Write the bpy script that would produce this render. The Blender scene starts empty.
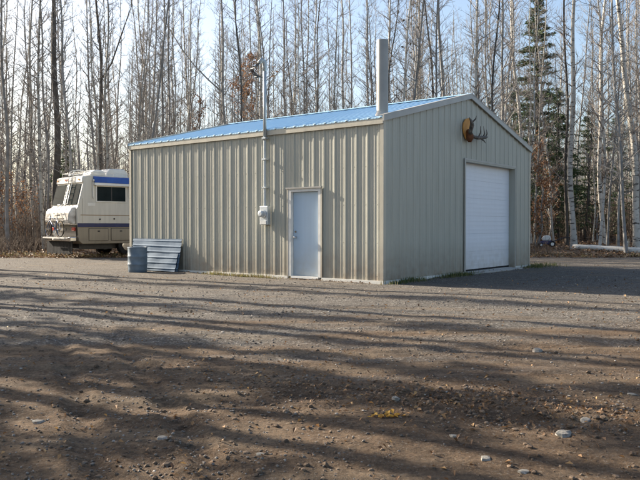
import bpy, math, random
import numpy as np
from mathutils import Vector, Matrix, noise

R = random.Random(7)
scene = bpy.context.scene
COL = scene.collection
rad = math.radians

# ------------------------------------------------------------------ materials
def new_mat(name):
    m = bpy.data.materials.new(name); m.use_nodes = True
    nt = m.node_tree; b = nt.nodes['Principled BSDF']
    return m, nt, b

def nd(nt, typ, **kw):
    n = nt.nodes.new(typ)
    for k, v in kw.items():
        if k in n.inputs: n.inputs[k].default_value = v
        else: setattr(n, k, v)
    return n

def ramp(nt, fac, stops):
    r = nt.nodes.new('ShaderNodeValToRGB')
    while len(r.color_ramp.elements) < len(stops): r.color_ramp.elements.new(0.5)
    for e, (p, c) in zip(r.color_ramp.elements, stops):
        e.position = p; e.color = (c[0], c[1], c[2], 1) if not isinstance(c, (int, float)) else (c, c, c, 1)
    nt.links.new(fac, r.inputs['Fac'])
    return r.outputs['Color']

def mixc(nt, fac, a, b, mode='MIX'):
    m = nt.nodes.new('ShaderNodeMix'); m.data_type = 'RGBA'; m.blend_type = mode
    def put(i, v):
        if isinstance(v, (tuple, list)): m.inputs[i].default_value = (v[0], v[1], v[2], 1)
        elif isinstance(v, (int, float)): m.inputs[i].default_value = v
        else: nt.links.new(v, m.inputs[i])
    put(0, fac); put(6, a); put(7, b)
    return m.outputs[2]

def bump(nt, b, h, strength=.3, dist=.01, prev=None):
    n = nt.nodes.new('ShaderNodeBump'); n.inputs['Strength'].default_value = strength
    n.inputs['Distance'].default_value = dist
    nt.links.new(h, n.inputs['Height'])
    if prev is not None: nt.links.new(prev.outputs[0], n.inputs['Normal'])
    if b is not None: nt.links.new(n.outputs[0], b.inputs['Normal'])
    return n

def noise_mat(name, c1, c2, scale=4, rough=.6, metal=0, bs=.1, bd=.004, detail=4, stretch=(1,1,1), bscale=None):
    m, nt, b = new_mat(name)
    tc = nt.nodes.new('ShaderNodeTexCoord'); mp = nt.nodes.new('ShaderNodeMapping')
    mp.inputs['Scale'].default_value = stretch
    nt.links.new(tc.outputs['Object'], mp.inputs['Vector'])
    n = nd(nt, 'ShaderNodeTexNoise', Scale=scale, Detail=detail)
    nt.links.new(mp.outputs[0], n.inputs['Vector'])
    c = ramp(nt, n.outputs['Fac'], [(.3, c1), (.7, c2)])
    nt.links.new(c, b.inputs['Base Color'])
    b.inputs['Roughness'].default_value = rough; b.inputs['Metallic'].default_value = metal
    if bs:
        n2 = nd(nt, 'ShaderNodeTexNoise', Scale=bscale or scale*4, Detail=5)
        nt.links.new(mp.outputs[0], n2.inputs['Vector'])
        bump(nt, b, n2.outputs['Fac'], bs, bd)
    return m

def siding_mat(name, base, dirt, var=.1):
    # painted steel siding: slight tint variation, dust splashed up from the ground, faint streaks
    m, nt, b = new_mat(name)
    tc = nt.nodes.new('ShaderNodeTexCoord')
    mp = nt.nodes.new('ShaderNodeMapping'); mp.inputs['Scale'].default_value = (3, 3, .25)
    nt.links.new(tc.outputs['Object'], mp.inputs['Vector'])
    n = nd(nt, 'ShaderNodeTexNoise', Scale=3.0, Detail=5); nt.links.new(mp.outputs[0], n.inputs['Vector'])
    n2 = nd(nt, 'ShaderNodeTexNoise', Scale=5.0, Detail=6); nt.links.new(tc.outputs['Object'], n2.inputs['Vector'])
    sep = nt.nodes.new('ShaderNodeSeparateXYZ'); nt.links.new(tc.outputs['Object'], sep.inputs[0])
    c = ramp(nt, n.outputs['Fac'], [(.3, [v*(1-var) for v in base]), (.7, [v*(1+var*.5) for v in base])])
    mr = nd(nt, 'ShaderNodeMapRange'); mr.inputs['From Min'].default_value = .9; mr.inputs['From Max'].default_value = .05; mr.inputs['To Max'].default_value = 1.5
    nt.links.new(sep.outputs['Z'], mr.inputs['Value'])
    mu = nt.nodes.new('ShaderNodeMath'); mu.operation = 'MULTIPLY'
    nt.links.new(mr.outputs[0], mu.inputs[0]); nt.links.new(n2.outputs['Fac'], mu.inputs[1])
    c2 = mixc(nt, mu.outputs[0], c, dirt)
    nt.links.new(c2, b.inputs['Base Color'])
    b.inputs['Roughness'].default_value = .42
    n3 = nd(nt, 'ShaderNodeTexNoise', Scale=2.2, Detail=2); nt.links.new(tc.outputs['Object'], n3.inputs['Vector'])
    bump(nt, b, n3.outputs['Fac'], .35, .02)
    return m

M = {}
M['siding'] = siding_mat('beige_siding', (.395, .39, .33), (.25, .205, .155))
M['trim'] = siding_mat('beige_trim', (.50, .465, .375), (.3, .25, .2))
M['rake'] = noise_mat('pale_trim', (.33, .32, .30), (.41, .40, .37), 3, .4, .1)
M['basetrim'] = noise_mat('pale_sill', (.6, .58, .52), (.72, .7, .64), 6, .6)
M['roof'] = noise_mat('blue_roof', (.38, .62, .82), (.46, .68, .85), 1.5, .36, .15, .15, .01)
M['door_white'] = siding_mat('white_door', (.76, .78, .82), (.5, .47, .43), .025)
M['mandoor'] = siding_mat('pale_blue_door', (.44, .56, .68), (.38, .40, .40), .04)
M['frame_white'] = noise_mat('white_frame', (.6, .6, .58), (.75, .74, .7), 5, .5)
M['rubber'] = noise_mat('black_rubber', (.012, .012, .013), (.03, .03, .03), 8, .7)
M['galv'] = noise_mat('galvanised', (.42, .46, .49), (.58, .62, .65), 9, .42, .55, .1)
M['pipe'] = noise_mat('grey_pipe', (.36, .40, .42), (.46, .5, .52), 5, .5, .3)
M['chim'] = noise_mat('grey_flue', (.27, .275, .265), (.34, .34, .325), 3, .45, .15)
M['glass_dark'] = noise_mat('dark_glass', (.012, .018, .02), (.02, .028, .03), 2, .3, 0, 0)
for q in ('glass_dark', 'rubber'): M[q].node_tree.nodes['Principled BSDF'].inputs['Specular IOR Level'].default_value = .12
M['glass_dark'].node_tree.nodes['Principled BSDF'].inputs['IOR'].default_value = 1.15
M['glass_dark'].node_tree.nodes['Principled BSDF'].inputs['Roughness'].default_value = .08
M['rvwhite'] = noise_mat('rv_white', (.62, .6, .55), (.76, .74, .69), 2, .35, 0, .05)
M['rvcream'] = siding_mat('rv_cream', (.58, .55, .48), (.3, .26, .2))
M['podgrey'] = noise_mat('blotchy_white', (.22, .2, .18), (.62, .6, .56), 5, .45, 0, .1, .004, 8)  # white broken by uneven grey-brown blotches, for the storage pod
M['rvtan'] = siding_mat('rv_tan', (.28, .24, .18), (.13, .105, .08))
M['rvblue'] = noise_mat('rv_blue', (.012, .06, .28), (.02, .09, .36), 4, .5, 0, .05)
M['navy'] = noise_mat('navy_stripe', (.008, .014, .07), (.012, .02, .1), 4, .4, 0, .05)
M['bronze'] = noise_mat('bronze_line', (.2, .12, .05), (.26, .16, .07), 4, .4, 0, .05)
M['chrome'] = noise_mat('chrome', (.6, .6, .6), (.7, .7, .7), 4, .12, 1, .05)
M['red'] = noise_mat('red_lens', (.35, .02, .01), (.42, .03, .02), 6, .25)
M['amber'] = noise_mat('amber_lens', (.5, .2, .02), (.6, .25, .03), 6, .25)
M['black'] = noise_mat('black_paint', (.015, .015, .017), (.03, .03, .033), 8, .45)
M['bikeblue'] = noise_mat('bike_blue', (.02, .06, .16), (.03, .08, .2), 6, .3)
M['barrel'] = noise_mat('slate_drum', (.10, .14, .18), (.16, .21, .26), 5, .5, .1, .15)
M['sheetmetal'] = noise_mat('blue_sheet', (.055, .10, .16), (.12, .175, .24), 2.5, .8, .0, .12, .01)
M['antler'] = noise_mat('antler', (.05, .045, .042), (.2, .175, .15), 14, .85, 0, .8)
M['plaque'] = noise_mat('wood_plaque', (.5, .22, .05), (.7, .36, .1), 9, .75, 0, .4, .006, 5, (1, 1, .3))
M['skull'] = noise_mat('fur_brown', (.10, .035, .012), (.2, .07, .025), 14, .8, 0, .5)
M['wood'] = noise_mat('raw_wood', (.32, .24, .15), (.5, .4, .27), 8, .8, 0, .4, .01, 5, (1, 1, .2))
M['concrete'] = noise_mat('concrete', (.3, .29, .27), (.42, .4, .37), 6, .85, 0, .4)

def bark_mat(name, lo, hi, marks=None, twig=False):
    m, nt, b = new_mat(name)
    tc = nt.nodes.new('ShaderNodeTexCoord')
    n = nd(nt, 'ShaderNodeTexNoise', Scale=3.0, Detail=6); nt.links.new(tc.outputs['Object'], n.inputs['Vector'])
    oi = nt.nodes.new('ShaderNodeObjectInfo')
    c = ramp(nt, n.outputs['Fac'], [(.3, lo), (.7, hi)])
    rr = ramp(nt, oi.outputs['Random'], [(0, (.7, .7, .7)), (1, (1.2, 1.17, 1.12))])
    c = mixc(nt, 1.0, c, rr, 'MULTIPLY')
    if marks:
        mp = nt.nodes.new('ShaderNodeMapping'); mp.inputs['Scale'].default_value = (3, 3, 11)
        nt.links.new(tc.outputs['Object'], mp.inputs['Vector'])
        n2 = nd(nt, 'ShaderNodeTexNoise', Scale=1.2, Detail=4); nt.links.new(mp.outputs[0], n2.inputs['Vector'])
        f = ramp(nt, n2.outputs['Fac'], [(.56, 0.0), (.64, 1.0)])
        c = mixc(nt, f, c, marks)
    nt.links.new(c, b.inputs['Base Color'])
    b.inputs['Roughness'].default_value = .85
    if not twig:
        mp2 = nt.nodes.new('ShaderNodeMapping'); mp2.inputs['Scale'].default_value = (1, 1, .3)
        nt.links.new(tc.outputs['Object'], mp2.inputs['Vector'])
        n3 = nd(nt, 'ShaderNodeTexNoise', Scale=22.0, Detail=5); nt.links.new(mp2.outputs[0], n3.inputs['Vector'])
        bump(nt, b, n3.outputs['Fac'], .6, .03)
    return m
M['bark'] = bark_mat('grey_bark', (.18, .176, .17), (.36, .352, .34))
M['darkbark'] = bark_mat('dark_bark', (.055, .048, .042), (.12, .105, .09))
M['birch'] = bark_mat('birch_bark', (.40, .385, .35), (.58, .56, .52), (.07, .06, .05))
M['logbark'] = bark_mat('peeled_log', (.72, .69, .62), (.82, .8, .74))
M['poplar'] = bark_mat('poplar_bark', (.34, .33, .295), (.52, .50, .455), (.1, .09, .075))
M['twig'] = bark_mat('twig_bark', (.19, .184, .18), (.33, .322, .315), twig=True)
M['brush'] = bark_mat('brush_stems', (.05, .035, .026), (.13, .095, .07), twig=True)
M['palebranch'] = bark_mat('pale_twigs', (.18, .155, .135), (.32, .28, .25), twig=True)

def leaf_mat(name, stops, trans=.25, rough=.7):
    m, nt, b = new_mat(name)
    g = nt.nodes.new('ShaderNodeNewGeometry')
    c = ramp(nt, g.outputs['Random Per Island'], stops)
    nt.links.new(c, b.inputs['Base Color']); b.inputs['Roughness'].default_value = rough
    if trans:
        t = nt.nodes.new('ShaderNodeBsdfTranslucent'); nt.links.new(c, t.inputs['Color'])
        mx = nt.nodes.new('ShaderNodeMixShader'); mx.inputs[0].default_value = trans
        nt.links.new(b.outputs[0], mx.inputs[1]); nt.links.new(t.outputs[0], mx.inputs[2])
        nt.links.new(mx.outputs[0], nt.nodes['Material Output'].inputs['Surface'])
    return m
M['needles'] = leaf_mat('spruce_needles', [(0, (.03, .058, .022)), (.5, (.055, .095, .036)), (1, (.10, .14, .055))], .15)
M['oakleaf'] = leaf_mat('rust_leaves', [(0, (.12, .055, .028)), (.5, (.24, .12, .06)), (1, (.36, .21, .11))], .35)
M['litter'] = leaf_mat('leaf_litter', [(0, (.07, .04, .022)), (.45, (.17, .10, .055)), (.8, (.28, .18, .10)), (1, (.42, .30, .19))], .2)
M['yardleaf'] = leaf_mat('fallen_leaves', [(0, (.10, .055, .028)), (.55, (.22, .12, .055)), (.85, (.34, .19, .08)), (1, (.48, .30, .12))], .2)
M['yellow'] = leaf_mat('yellow_leaves', [(0, (.55, .28, .03)), (1, (.7, .42, .08))], .3)
M['grass'] = leaf_mat('grass_blades', [(0, (.04, .07, .015)), (.5, (.09, .12, .03)), (1, (.26, .21, .09))], .3)
M['drygrass'] = leaf_mat('dry_grass', [(0, (.14, .11, .05)), (.6, (.28, .23, .10)), (1, (.2, .22, .07))], .3)
M['pebble'] = leaf_mat('gravel_stone', [(0, (.07, .06, .05)), (.5, (.16, .135, .11)), (.9, (.22, .195, .165)), (1, (.34, .31, .27))], 0, .85)
M['clod'] = leaf_mat('soil_clods', [(0, (.075, .05, .032)), (.5, (.13, .09, .058)), (1, (.19, .135, .09))], 0, .95)
M['stone'] = noise_mat('field_stone', (.13, .13, .11), (.33, .29, .25), 14, .85, 0, .5, .01)

# ground
def ground_mat():
    m, nt, b = new_mat('yard_ground')
    tc = nt.nodes.new('ShaderNodeTexCoord'); O = tc.outputs['Object']
    def nz(s, d=5, vec=O, rough=.55):
        n = nd(nt, 'ShaderNodeTexNoise', Scale=s, Detail=d, Roughness=rough); nt.links.new(vec, n.inputs['Vector']); return n.outputs['Fac']
    mp = nt.nodes.new('ShaderNodeMapping'); mp.inputs['Scale'].default_value = (.28, 1.3, 1); mp.inputs['Rotation'].default_value = (0, 0, rad(24))
    nt.links.new(O, mp.inputs['Vector'])
    dirt = ramp(nt, nz(1.6, 8, rough=.65), [(.3, (.10, .066, .040)), (.5, (.17, .116, .072)), (.72, (.26, .185, .118))])
    dirt = mixc(nt, ramp(nt, nz(22, 6), [(.35, .55), (.65, 0.0)]), dirt, (.07, .048, .032))
    v = nd(nt, 'ShaderNodeTexVoronoi', Scale=34.0); nt.links.new(O, v.inputs['Vector'])
    v2 = nd(nt, 'ShaderNodeTexVoronoi', Scale=75.0); nt.links.new(O, v2.inputs['Vector'])
    sepc = nt.nodes.new('ShaderNodeSeparateColor'); nt.links.new(v.outputs['Color'], sepc.inputs[0])
    grav = ramp(nt, sepc.outputs[0], [(0, (.11, .11, .105)), (.5, (.25, .245, .225)), (.85, (.35, .34, .31)), (1, (.5, .48, .44))])
    grav = mixc(nt, ramp(nt, v.outputs['Distance'], [(.2, 0.0), (.55, .8)]), grav, (.09, .08, .07))
    # where gravel lies: bands along the drive, more away from the camera
    sep = nt.nodes.new('ShaderNodeSeparateXYZ'); nt.links.new(O, sep.inputs[0])
    mr = nd(nt, 'ShaderNodeMapRange'); mr.inputs['From Min'].default_value = 4.5; mr.inputs['From Max'].default_value = 12.5
    mr.inputs['To Min'].default_value = -.20; mr.inputs['To Max'].default_value = .34
    nt.links.new(sep.outputs['Y'], mr.inputs['Value'])
    ad = nt.nodes.new('ShaderNodeMath'); ad.operation = 'ADD'
    nt.links.new(nz(.9, 5, mp.outputs[0], .6), ad.inputs[0]); nt.links.new(mr.outputs[0], ad.inputs[1])
    gf = ramp(nt, ad.outputs[0], [(.44, 0.0), (.62, .92)])
    # individual specks of gravel in the dirt
    sp = ramp(nt, nz(60, 2), [(.60, 0.0), (.66, .7)])
    dirt2 = mixc(nt, sp, dirt, (.25, .22, .18))
    col = mixc(nt, gf, dirt2, grav)
    # tan dirt bleeding through the gravel in long bands
    tb = ramp(nt, nz(1.7, 4, mp.outputs[0]), [(.50, 0.0), (.66, .55)])
    col = mixc(nt, tb, col, (.21, .165, .115))
    col = mixc(nt, 1.0, col, ramp(nt, nz(38, 7, rough=.75), [(.33, (.62, .6, .58)), (.5, (1, 1, 1)), (.68, (1.35, 1.33, 1.3))]), 'MULTIPLY')
    col = mixc(nt, 1.0, col, ramp(nt, nz(5.5, 7, mp.outputs[0], .7), [(.35, (.72, .7, .68)), (.62, (1.18, 1.16, 1.14))]), 'MULTIPLY')
    nt.links.new(col, b.inputs['Base Color'])
    b.inputs['Roughness'].default_value = .92
    b.inputs['Specular IOR Level'].default_value = .25
    b1 = bump(nt, None, nz(9, 8, rough=.75), 1.0, .09)
    b2 = bump(nt, None, v.outputs['Distance'], .35, -.02, b1)
    b3 = bump(nt, None, v2.outputs['Distance'], .3, -.008, b2)
    bump(nt, b, nz(110, 3), .5, .008, b3)
    return m
M['ground'] = ground_mat()
M['forest_floor'] = noise_mat('forest_soil', (.055, .036, .022), (.13, .085, .052), 2.5, .95, 0, .9, .08, 8)

# ------------------------------------------------------------------ helpers
def setp(o, label=None, cat=None, group=None, kind=None):
    if label: o['label'] = label
    if cat: o['category'] = cat
    if group: o['group'] = group
    if kind: o['kind'] = kind
    return o

def empty(name, loc=(0,0,0), rz=0, **kw):
    o = bpy.data.objects.new(name, None); COL.objects.link(o)
    o.location = loc; o.rotation_euler = (0, 0, rz); o.empty_display_size = .2
    return setp(o, **kw)

class MB:
    def __init__(s): s.v = []; s.f = []
    def add(s, v, f):
        n = len(s.v); s.v += [tuple(p) for p in v]; s.f += [tuple(i+n for i in q) for q in f]; return s
    def box(s, x0, x1, y0, y1, z0, z1):
        v = [(x,y,z) for z in (z0,z1) for y in (y0,y1) for x in (x0,x1)]
        return s.add(v, [(0,2,3,1),(4,5,7,6),(0,1,5,4),(2,6,7,3),(0,4,6,2),(1,3,7,5)])
    def prism(s, pts, axis, a, b):
        # polygon pts (2-D) extruded along axis between a and b
        def P(p, t):
            if axis == 'x': return (t, p[0], p[1])
            if axis == 'y': return (p[0], t, p[1])
            return (p[0], p[1], t)
        n = len(pts)
        v = [P(p, a) for p in pts] + [P(p, b) for p in pts]
        f = [tuple(range(n)), tuple(range(2*n-1, n-1, -1))] + [(i, i+n, (i+1)%n+n, (i+1)%n) for i in range(n)]
        return s.add(v, f)
    def tube(s, pts, rs, n=8, cap=True):
        pts = [Vector(p) for p in pts]
        if not isinstance(rs, (list, tuple)): rs = [rs]*len(pts)
        v = []; f = []
        u = None
        for i, p in enumerate(pts):
            t = (pts[min(i+1, len(pts)-1)] - pts[max(i-1, 0)])
            if t.length < 1e-9: t = Vector((0,0,1))
            t.normalize()
            if u is None: u = t.orthogonal().normalized()
            else:
                u = u - t*u.dot(t)
                if u.length < 1e-6: u = t.orthogonal()
                u.normalize()
            w = t.cross(u)
            for k in range(n):
                a = 2*math.pi*k/n
                q = p + (u*math.cos(a) + w*math.sin(a))*rs[i]
                v.append((q.x, q.y, q.z))
        for i in range(len(pts)-1):
            for k in range(n):
                f.append((i*n+k, i*n+(k+1)%n, (i+1)*n+(k+1)%n, (i+1)*n+k))
        if cap:
            f.append(tuple(range(n-1, -1, -1))); f.append(tuple(range((len(pts)-1)*n, len(pts)*n)))
        return s.add(v, f)
    def ring(s, c, axis_n, R0, r, n=24, m=6):
        c = Vector(c); a = Vector(axis_n).normalized(); u = a.orthogonal().normalized(); w = a.cross(u)
        v = []; f = []
        for i in range(n):
            t = 2*math.pi*i/n; d = u*math.cos(t) + w*math.sin(t)
            for k in range(m):
                q = 2*math.pi*k/m; p = c + d*(R0 + r*math.cos(q)) + a*(r*math.sin(q)); v.append(tuple(p))
        for i in range(n):
            for k in range(m):
                f.append((i*m+k, ((i+1)%n)*m+k, ((i+1)%n)*m+(k+1)%m, i*m+(k+1)%m))
        return s.add(v, f)
    def ball(s, c, rx, ry, rz, n=10, m=7, jit=0, top=False):
        v = []; f = []
        for j in range(m+1):
            ph = math.pi*j/m
            for i in range(n):
                t = 2*math.pi*i/n; k = 1 + (R.uniform(-jit, jit) if 0 < j < m else 0)
                v.append((c[0]+rx*k*math.sin(ph)*math.cos(t), c[1]+ry*k*math.sin(ph)*math.sin(t), c[2]+rz*k*math.cos(ph)))
        for j in range(m):
            for i in range(n): f.append((j*n+i, (j+1)*n+i, (j+1)*n+(i+1)%n, j*n+(i+1)%n))
        return s.add(v, f)
    def build(s, name, mat, parent=None, smooth=False, bevel=0, **kw):
        me = bpy.data.meshes.new(name); me.from_pydata(s.v, [], s.f); me.materials.append(mat)
        if smooth: me.polygons.foreach_set('use_smooth', [True]*len(me.polygons))
        me.update()
        o = bpy.data.objects.new(name, me); COL.objects.link(o)
        if parent: o.parent = parent
        if bevel:
            b = o.modifiers.new('bevel', 'BEVEL'); b.width = bevel; b.segments = 2; b.limit_method = 'ANGLE'; b.angle_limit = rad(40)
        return setp(o, **kw)

def copy_tree(o, parent=None):
    c = o.copy(); COL.objects.link(c); c.parent = parent
    for ch in list(o.children): copy_tree(ch, c)
    return c

def sm(a, b, x):
    t = max(0, min(1, (x-a)/(b-a))); return t*t*(3-2*t)

# ------------------------------------------------------------------ terrain
CX, CY = 1.38, 15.56                       # near corner of the garage
BA = math.atan2(.79, .613)                 # its gable runs this way
ux, uy = math.cos(BA), math.sin(BA)
W, L = 8.40, 8.81
def b2w(x, y): return (CX + x*ux - y*uy, CY + x*uy + y*ux)
def w2b(X, Y):
    dx, dy = X-CX, Y-CY
    return dx*ux + dy*uy, -dx*uy + dy*ux

def edge_d(x, y):       # >0 inside the woods
    n = noise.noise((x*.23, y*.23, 3.1))*1.6
    right = y - 28.6 - .05*max(0, x-8) + n*.6
    left = -x - 16.0 + n
    return max(right, left, x - 27 + n)
def H(x, y):
    e = edge_d(x, y)
    h = .22*sm(0, 5, e) + .3*sm(4, 16, e) + .012*max(0, min(e, 60) - 10)
    if e > 0: h += .12*noise.noise((x*.5, y*.5, 7))*sm(0, 2, e)
    lx, ly = w2b(x, y)
    q = max(-lx, lx-W, -ly, ly-L)         # distance from the garage
    amp = sm(.1, 2.5, q)
    d = max(0, 1 - abs(y-6)/60)
    g = .035*noise.noise((x*.35, y*.6, 0)) + .02*noise.noise((x*1.3, y*1.9, 5))
    if y < 14 and abs(x) < 12:
        k = 1-sm(9, 14, y)
        g += k*(.007*noise.noise((x*3.7, y*4.3, 2)) + .006*noise.noise((x*9, y*10, 1)) + .009*noise.noise((x*26, y*26, 4)) + .006*max(0, noise.noise((x*2.1, y*7, 21))))
        # churned soil ridge right of centre
        rx, ry = x-1.1, y-5.0+.45*(x-1.1)
        ridge = math.exp(-(rx/1.5)**2 - (ry/.28)**2)
        g += ridge*(.03 + .05*abs(noise.noise((x*6, y*6, 8))))
        # tyre ruts
        for off in (0, 1.5):
            c = x*.18 + 5.3 + off + .25*math.sin(x*.5)
            r = math.exp(-((y-c)/.16)**2)
            g += k*(-.018*r + .009*math.exp(-((abs(y-c)-.27)/.1)**2)) + k*r*.004*math.sin((x+y*.4)*55)
        for off in (0, .62):
            c = -1.55 + off - (y-4.64)*.41
            r = math.exp(-((x-c)/.09)**2)*(1-sm(8, 10, y))
            g += -.022*r + .014*math.exp(-((abs(x-c)-.14)/.04)**2)*(1-sm(8, 10, y)) + r*.006*math.sin(y*50+abs(x-c)*40)
    return h + g*amp - .004*(1-amp) + (.045*noise.noise((x*1.7, y*1.7, 17))+.012)*math.exp(-max(q, 0)/.35)*(1 if q > 0 else 0)

def warp(a, b, c, n, k):
    # n samples from a to b, densest around c
    s0, s1 = math.asinh((a-c)/k), math.asinh((b-c)/k)
    return [c + k*math.sinh(s0 + (s1-s0)*i/(n-1)) for i in range(n)]
xs = warp(-400, 400, 0, 560, 1.6); ys = warp(-120, 700, 4.6, 620, 1.5)
nx, ny = len(xs), len(ys)
co = np.empty((nx*ny, 3), dtype=np.float32)
i = 0
for y in ys:
    for x in xs:
        co[i] = (x, y, H(x, y)); i += 1
idx = np.arange(nx*ny).reshape(ny, nx)
quads = np.stack([idx[:-1, :-1], idx[:-1, 1:], idx[1:, 1:], idx[1:, :-1]], -1).reshape(-1, 4)
def np_mesh(name, co, quads, mats, mi=None, smooth=True):
    me = bpy.data.meshes.new(name)
    k = quads.shape[1]
    me.vertices.add(len(co)); me.vertices.foreach_set('co', np.ascontiguousarray(co, dtype=np.float32).ravel())
    me.loops.add(quads.size); me.loops.foreach_set('vertex_index', np.ascontiguousarray(quads, dtype=np.int32).ravel())
    me.polygons.add(len(quads)); me.polygons.foreach_set('loop_start', np.arange(0, quads.size, k, dtype=np.int32))
    for m in mats: me.materials.append(m)
    if mi is not None: me.polygons.foreach_set('material_index', mi.astype(np.int32))
    me.polygons.foreach_set('use_smooth', np.full(len(quads), smooth))
    me.update(calc_edges=True); me.validate()
    return me
cen = co[quads].mean(axis=1)
mi = np.array([1 if edge_d(float(c[0]), float(c[1])) > .1 + .5*noise.noise((float(c[0])*1.5, float(c[1])*1.5, 0)) else 0 for c in cen])
g = bpy.data.objects.new('ground', np_mesh('ground', co, quads, [M['ground'], M['forest_floor']], mi)); COL.objects.link(g)
g['kind'] = 'structure'

# ------------------------------------------------------------------ garage
garage = empty('metal_garage', (CX, CY, 0), BA, label='beige ribbed steel garage with a blue metal roof on the gravel yard', cat='garage')
EH = 3.62; RISE = 1.06
def roofz(x): return EH + RISE*(1-abs(x-W/2)/(W/2))
def profile(Lt, pitch=.305, off=.1, h=.019):
    pts = [(0, 0)]
    t = off
    while t < Lt - .05:
        for a, d in ((-.042, 0), (-.02, h), (.02, h), (.042, 0), (.10, 0), (.11, .004), (.13, .004), (.14, 0), (.18, 0), (.19, .004), (.21, .004), (.22, 0)):
            if 0 < t+a < Lt: pts.append((t+a, d))
        t += pitch
    pts.append((Lt, 0))
    return pts
def with_breaks(pts, brk):
    out = []
    for (a, b) in zip(pts, pts[1:]):
        out.append(a)
        for q in sorted(brk):
            if a[0]+1e-5 < q < b[0]-1e-5:
                k = (q-a[0])/(b[0]-a[0]); out.append((q, a[1]+k*(b[1]-a[1])))
    out.append(pts[-1]); return out
def wall(name, Lt, P, top, hole=None, **kw):
    brk = [hole[0], hole[1]] if hole else []
    if top is not EHf: brk.append(W/2)
    pts = with_breaks(profile(Lt), brk)
    mb = MB()
    for (t0, d0), (t1, d1) in zip(pts, pts[1:]):
        z0 = .06
        if hole and hole[0]-1e-4 <= t0 and t1 <= hole[1]+1e-4: z0 = hole[2]
        mb.add([P(t0, d0, z0), P(t1, d1, z0), P(t1, d1, top(t1)), P(t0, d0, top(t0))], [(0,1,2,3)])
    for zr in (.16, .9, 1.75, 2.6, 3.4):
        t = .1
        while t < Lt-.1:
            for a in (.058,):
                q = t+a
                if hole and hole[0]-.03 < q < hole[1]+.03 and zr < hole[2]+.03: continue
                c = [P(q-.008, .001, zr-.008), P(q+.008, .001, zr-.008), P(q+.008, .001, zr+.008), P(q-.008, .001, zr+.008)]
                e = [P(q-.006, .008, zr-.006), P(q+.006, .008, zr-.006), P(q+.006, .008, zr+.006), P(q-.006, .008, zr+.006)]
                mb.add(c+e, [(4,5,6,7), (0,1,5,4), (1,2,6,5), (2,3,7,6), (3,0,4,7)])
            t += .305
    return mb.build(name, M['siding'], garage, **kw)
EHf = lambda t: EH
D0, D1, DT = 1.70, 2.68, 2.16              # walk-in door
G0, G1, GT = 3.92, 7.23, 3.0               # roll-up door
wall('wall', L, lambda t, d, z: (-d, t, z), EHf, (D0, D1, DT), label='long ribbed side wall catching grazing sun')
wall('wall', W, lambda t, d, z: (t, -d, z), lambda t: roofz(t), (G0, G1, GT), label='shaded ribbed gable wall')
wall('wall', L, lambda t, d, z: (W+d, t, z), EHf)
wall('wall', W, lambda t, d, z: (t, L+d, z), lambda t: roofz(t))
# roof
def slope(sgn):
    mb = MB(); pts = profile(L+.10, off=.07)
    ov = .07
    nl = math.hypot(RISE, W/2); nxn, nzn = -RISE/nl, (W/2)/nl
    for (t0, d0), (t1, d1) in zip(pts, pts[1:]):
        q = []
        for (t, d) in ((t0, d0), (t1, d1)):
            xe = -ov; ze = EH + .05 - ov*RISE/(W/2)
            e = (xe + nxn*d, t-.05, ze + nzn*d); r = (W/2, t-.05, EH + .05 + RISE + d)
            if sgn > 0: e = (W-e[0], e[1], e[2]); r = (W-r[0], r[1], r[2])
            q.append((e, r))
        (e0, r0), (e1, r1) = q
        lo = lambda p: (p[0], p[1], p[2]-.03)
        mb.add([e0, e1, r1, r0, lo(e0), lo(e1), lo(r1), lo(r0)], [(0,1,2,3), (4,7,6,5), (0,4,5,1), (2,6,7,3)])
    return mb
rf = slope(-1).build('roof', M['roof'], garage, label='sky blue ribbed metal roof slope over the door side')
rf2 = slope(1).build('roof', M['roof'], garage)
MB().prism([(W/2-.16, EH+RISE+.055), (W/2, EH+RISE+.1), (W/2+.16, EH+RISE+.055), (W/2+.16, EH+RISE+.045), (W/2, EH+RISE+.09), (W/2-.16, EH+RISE+.045)], 'y', -.07, L+.07).build('ridge_cap', M['roof'], rf)
# eave trims
for s in (0, 1):
    x0, x1 = (-.062, -.034) if s == 0 else (W+.034, W+.062)
    MB().prism([(x0, EH-.115), (x1 if s == 0 else x0, EH-.115), (x1, EH+.008), (x0, EH+.008)] if s == 0 else [(x0, EH-.115), (x1, EH-.115), (x1, EH+.008), (x0, EH+.008)], 'y', -.03, L+.03).build('eave_trim', M['trim'], garage)
# rake trims (sloped boxes both gables)
for yy0, yy1 in ((-.075, -.036), (L+.036, L+.075)):
    for s in (-1, 1):
        def rx(x): return x if s < 0 else W-x
        k = RISE/(W/2); c = EH + .085
        poly = [(rx(-.08), c-.08*k-.13), (rx(W/2), c+RISE-.13), (rx(W/2), c+RISE), (rx(-.08), c-.08*k)]
        MB().prism(poly, 'y', yy0, yy1).build('rake_trim', M['rake'], garage)
        poly = [(rx(-.08), c-.08*k), (rx(W/2), c+RISE), (rx(W/2), c+RISE+.012), (rx(-.08), c-.08*k+.012)]
        MB().prism(poly, 'y', yy0-.006, yy1+.09 if yy0 < 0 else yy1).build('rake_trim', M['rake'], garage)
# corner trims (L profile)
def corner(x, y, sx, sy):
    mb = MB()
    a, t = .065, .03
    mb.box(min(x+sx*t, x-sx*a), max(x+sx*t, x-sx*a), min(y+sy*(t-.006), y+sy*t), max(y+sy*(t-.006), y+sy*t), .05, EH-.03)
    mb.box(min(x+sx*(t-.006), x+sx*t), max(x+sx*(t-.006), x+sx*t), min(y+sy*(t-.008), y-sy*a), max(y+sy*(t-.008), y-sy*a), .05, EH-.03)
    mb.build('corner_trim', M['trim'], garage)
corner(0, 0, -1, -1); corner(W, 0, 1, -1); corner(0, L, -1, 1); corner(W, L, 1, 1)
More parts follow.
